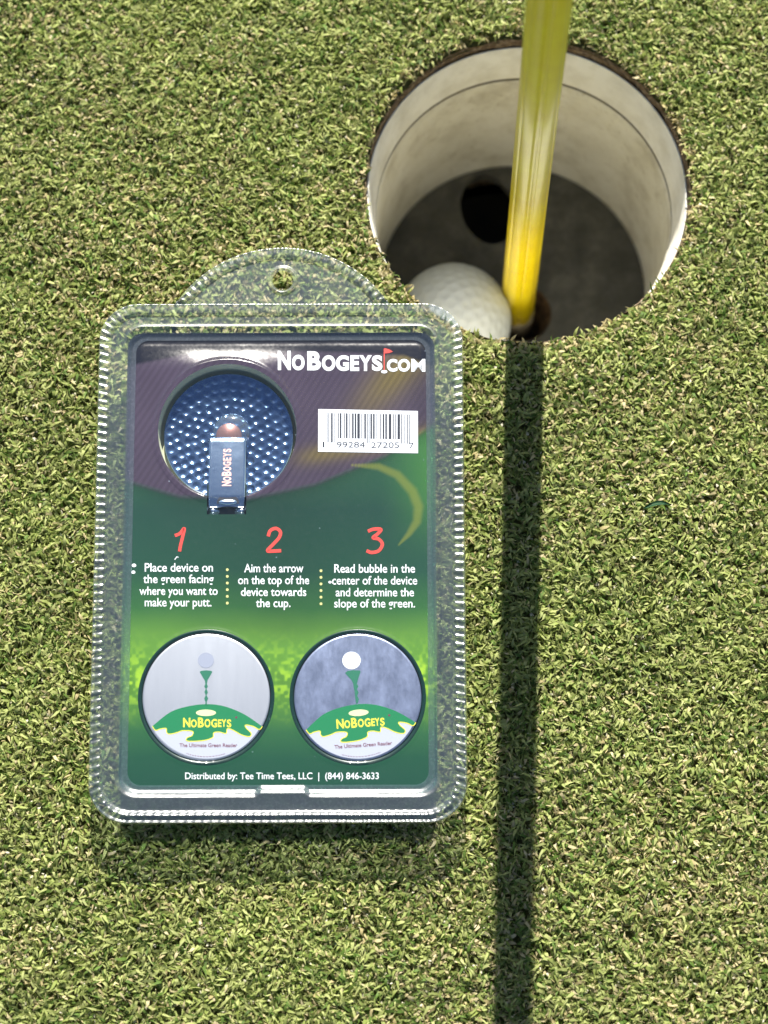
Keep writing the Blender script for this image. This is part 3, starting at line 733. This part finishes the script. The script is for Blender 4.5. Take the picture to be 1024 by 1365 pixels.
def coin(k, label):
    cx, cy = CO[k]
    wc = Rm @ np.array([cx, cy, ZK - .9]) + PC
    e = empty('ball_marker', wc, (tilt, 0, yaw)); tag(e, label, 'ball marker', 'ball markers in the package')
    V, Q = lathe([(.1, 0), (18.5, 0), (19.7, .15), (19.95, .35), (19.95, .75), (19.75, .9), (19.3, .93), (.05, .94)], 128); mesh('metal_disc', V, Q, (M_coinL, M_coinR)[k], e)
    DXc, DYc = (275, 929) if k == 0 else (477, 929)
    ang = math.radians(0 if k == 0 else -4.0); sh = (0, 0)
    def xf(x, y):
        x = (x - 512) / 5.389; y = (y - 478) / 5.389
        return DXc + x * math.cos(ang) - y * math.sin(ang), DYc + x * math.sin(ang) + y * math.cos(ang)
    zt = ZK + .1; sft = (cx, cy, ZK - .9)
    I = Ink(zt, xf); I.poly(HILL_T[:-1] + HILL_B[:-1]); I.done('hill_print', M_lgreen, e, sft)
    I = Ink(zt + .02, xf); I.stroke(HILL_B, 6); I.done('hill_outline', M_yellow, e, sft)
    edge_ = [(512 + 444 * math.cos(t), 478 + 444 * math.sin(t)) for t in np.linspace(math.radians(33), math.radians(147), 40)]
    I = Ink(zt - .02, xf); I.poly([(905, 680)] + edge_ + [(135, 680), (300, 640), (512, 620), (720, 640)]); I.done('pale_print', M_pale, e, sft)
    I = Ink(zt + .02, xf); I.disc(510, 592, 72, 23); I.done('hole_print', M_cream, e, sft)
    I = Ink(zt + .02, xf)
    for ch, a, b, y0, y1 in (('N', 346, 398, 628, 696), ('O', 402, 444, 640, 697), ('B', 452, 494, 626, 697), ('O', 500, 542, 636, 697), ('G', 548, 590, 636, 697), ('E', 596, 622, 640, 694), ('Y', 622, 656, 638, 694), ('S', 660, 692, 640, 697)):
        I.text_box(ch, a, y0, b, y1, off=.03)
    I.done('name_lettering', M_yellow, e, sft)
    I = Ink(zt + .02, xf); I.text_line('The Ultimate Green Reader', 320, 735, 838, 26, off=.012); I.done('tagline_lettering', M_maroon, e, sft)
    I = Ink(zt + .02, xf)
    a_ = spl([(370, 884), (430, 900), (512, 908), (600, 898), (650, 884)], 8)
    for q in range(0, len(a_) - 1, 2): I.stroke(a_[q:q + 2], 5)
    I.disc(728, 625, 8, n=14); I.done('red_print', M_maroon, e, sft)
    if k == 0:
        I = Ink(zt, xf); I.poly([(465, 297), (480, 290), (510, 287), (545, 290), (556, 297), (538, 330), (522, 356), (517, 385), (524, 402), (514, 420), (524, 445), (514, 465), (526, 490), (516, 512), (518, 540), (506, 540), (506, 512), (498, 490), (508, 465), (500, 443), (508, 420), (498, 402), (506, 385), (502, 360), (484, 330)]); I.done('tee_print', M_teal, e, sft)
        I = Ink(zt, xf); I.disc(510, 215, 58, 55); I.done('ball_print', M_lav, e, sft)
    else:
        def xg(x, y): return DXc + (x - 522) / 5.389, DYc + (y - 480) / 5.389
        I = Ink(zt, xg); I.poly([(432, 308), (450, 293), (490, 288), (538, 290), (542, 300), (530, 335), (520, 368), (516, 385), (526, 402), (516, 425), (528, 448), (518, 470), (530, 495), (524, 525), (510, 528), (506, 500), (502, 470), (500, 440), (492, 410), (490, 385), (478, 360), (455, 335)]); I.done('tee_print', M_teal, e, sft)
        I = Ink(zt, xg); I.disc(477, 218, 66, 63); I.done('ball_print', M_white, e, sft)
    return e
coin(0, 'round silver ball marker, pale brushed face, in the lower left of the package')
coin(1, 'round silver ball marker, face coloured with a blue-grey blotchy sky reflection, in the lower right of the package')
for cx, cy in CO:      # dark die-cut edges in the card around the markers
    V, Q = lathe([(21.35, ZK + .02), (21.3, ZK + .06), (20.35, ZK + .04), (20.2, ZK - .2), (20.15, ZK - 1.4), (.3, ZK - 1.5)], 128, cx, cy)
    mesh('cutout_edge', V, Q, M_ring, pk)

# ------------------------------------------------------------------ clip device
DX_, DY_ = L2(305, 582, DZ + 1.2)
wd_ = Rm @ np.array([DX_, DY_, DZ]) + PC
dv = empty('hat_clip', wd_, (tilt, 0, yaw)); tag(dv, 'blue dimpled disc device with metal hat clip in the round window of the package', 'hat clip')
M_blue = mat('blue_metallic', (.12, .26, .55), .21, .95); k = NT(M_blue)
nz = k.noise(400, 4, .6); r1 = k.ramp(nz.outputs['Fac'], [(.3, (.12, .21, .38)), (.7, (.24, .36, .56))]); k.l(r1.outputs[0], k.p.inputs['Base Color'])
R0 = 20.9; nr, na = 130, 560
rr_ = np.linspace(0.01, 1, nr) * (R0 - .4); aa_ = np.linspace(0, 2 * PI, na, endpoint=False)
Rg, Ag = np.meshgrid(rr_, aa_, indexing='ij'); Xg = Rg * np.cos(Ag); Yg = Rg * np.sin(Ag)
Zg = 1.1 - .9 * (Rg / R0) ** 2 * 0 + 1.5 * (Rg / R0) ** 2 - .85           # slightly dished face
cent = []
for q in range(2, 8):
    rad_ = q * 2.72; m = int(2 * PI * rad_ / 2.95)
    for t in range(m): cent.append((rad_ * math.cos(2 * PI * (t + .5 * (q % 2)) / m) + rnd.gauss(0, .22), rad_ * math.sin(2 * PI * (t + .5 * (q % 2)) / m) + rnd.gauss(0, .22), rnd.uniform(.62, 1.12)))
dep = np.zeros_like(Xg)
for (x_, y_, w_) in cent:
    d_ = np.hypot(Xg - x_, Yg - y_); dep = np.maximum(dep, w_ * np.clip(1 - (d_ / 1.25) ** 2, 0, 1))
Zg = Zg - .33 * dep
V = np.stack([Xg, Yg, Zg], -1).reshape(-1, 3); i = np.arange(na); j = (i + 1) % na
Q = np.concatenate([np.stack([q * na + i, (q + 1) * na + i, (q + 1) * na + j, q * na + j], 1) for q in range(nr - 1)])
mesh('dimpled_disc', V, Q, M_blue, dv)
V, Q = lathe([(R0 - .4, 1.70), (R0 - .1, 1.8), (R0, 1.5), (R0, 0), (R0 - 1, -.1), (.2, -.1)], 128); mesh('disc_rim', V, Q[:, ::-1], M_blue, dv)
# clear hinge dome with a copper coloured magnet
hx, hy = L2(307, 577, DZ + 3); hx -= DX_; hy -= DY_
M_cop = mat('copper_disc', (.32, .13, .10), .35, .5)
V, Q = lathe([(4.1, 1.2), (4.1, 3.4), (3.8, 3.7), (.05, 3.8)], 48, hx - .4, hy - 1.0); mesh('magnet', V, Q, M_cop, dv)
V, Q = lathe([(6.3, 1.0), (6.2, 3.2), (5.6, 4.5), (4.2, 5.2), (2.0, 5.6), (.05, 5.7)], 64, hx + .4, hy + .2); mesh('hinge_dome', V, Q, clear_plastic('clear_dome', haze=.06, rough=.07, boost=2.6, scr=0), dv)
# clip bar
zb = 6.2
def dl(X, Y, z): u, v = L2(X, Y, DZ + z); return u - DX_, v - DY_
M_steel = mat('bright_steel', (.62, .74, .88), .24, 1.0); k = NT(M_steel)
nz = k.noise(140, 4, .5); b = k.bump(nz.outputs['Fac'], .35, .0006); k.l(b.outputs[0], k.p.inputs['Normal'])
x0, yt = dl(279.5, 583, zb); x1, yb_ = dl(327, 676, zb)
V = []; Q = []
ny_ = 40; nx_ = 14
for side_, dz in ((0, 0), (1, -.7)):
    for r in range(ny_ + 1):
        t = r / ny_; y = yt + (yb_ - yt) * t
        for c in range(nx_ + 1):
            s_ = c / nx_ * 2 - 1; x = (x0 + x1) / 2 + s_ * (x1 - x0) / 2
            V.append((x, y, zb + dz + .35 * (1 - s_ * s_) + .5 * math.sin(t * 2.6) - (.9 * max(0, t - .85) / .15 if t > .85 else 0) - (.5 * (1 - t / .05) if t < .05 else 0)))
w_ = nx_ + 1; h_ = ny_ + 1
for r in range(ny_):
    for c in range(nx_):
        a_ = r * w_ + c; Q.append((a_, a_ + w_, a_ + w_ + 1, a_ + 1)); b_ = a_ + w_ * h_; Q.append((b_, b_ + 1, b_ + w_ + 1, b_ + w_))
for r in range(ny_):
    for c in (0, nx_): a_ = r * w_ + c; Q.append((a_, a_ + w_, a_ + w_ + w_ * h_, a_ + w_ * h_))
for c in range(nx_):
    for r in (0, ny_): a_ = r * w_ + c; Q.append((a_, a_ + 1, a_ + 1 + w_ * h_, a_ + w_ * h_))
bar = mesh('clip_bar', V, Q, M_steel, dv)
# vertical lettering on the bar (reads upwards)
V, Fs = [], []
for ch, a, b, hgt in (('N', 0, 1, 1.15), ('O', 1, 1.95, 1), ('B', 2, 3, 1.15), ('O', 3, 3.95, 1), ('G', 4, 4.95, 1), ('E', 5, 5.75, 1), ('Y', 5.75, 6.7, 1), ('S', 6.7, 7.5, 1)):
    tv, tf = text_raw(ch, .04); mn = tv.min(0); mx = tv.max(0); o_ = len(V)
    for p in tv:
        al = a + (p[0] - mn[0]) / (mx[0] - mn[0]) * (b - a - .1); hh = (p[1] - mn[1]) / (mx[1] - mn[1]) * hgt
        X_ = 308.5 - hh * 11; Y_ = 648 - al * 6.75; x, y = dl(X_, Y_, zb + .7)
        t = (y - yt) / (yb_ - yt); s_ = (x - (x0 + x1) / 2) / ((x1 - x0) / 2)
        V.append((x, y, zb + .35 * (1 - s_ * s_) + .5 * math.sin(t * 2.6) + .06))
    Fs += [tuple(o_ + q for q in f) for f in tf]
mesh('clip_lettering', V, Fs, M_pink, bar, smooth=False)
# jaw: bent end, shade of its half-moon hollow drawn as a black sheet
cxm, cym = dl(304, 665, zb + .4)
V = [(cxm + 3.6 * math.cos(t), cym - 1.6 + 3.1 * math.sin(t), zb + .62) for t in np.linspace(0, PI, 20)]
mesh('jaw_hollow_shade', V, [tuple(range(20))], M_black, bar, smooth=False)
V, Q = lathe([(0.05, .5), (2.0, .42), (3.0, .1), (3.1, -.2)], 24); V[:, 1] *= .3; V += np.array([cxm, cym - 1.1, zb + .6]); mesh('jaw_tooth', V, Q[:, ::-1], M_steel, bar)
for sx in (-1, 1):
    px_, py_ = dl(303 + sx * 19, 681, zb - 1.6)
    bm = bmesh.new(); bmesh.ops.create_cube(bm, size=1)
    for v in bm.verts: v.co = Vector((v.co.x * 4.2, v.co.y * 3.0, v.co.z * 1.6))
    bmesh.ops.bevel(bm, geom=bm.edges[:], offset=.5, segments=3, affect='EDGES')
    V = [(v.co.x + px_, v.co.y + py_, v.co.z + zb - 1.6) for v in bm.verts]; Q = [tuple(v.index for v in f.verts) for f in bm.faces]; bm.free()
    mesh('clip_foot', V, Q, M_steel, dv)
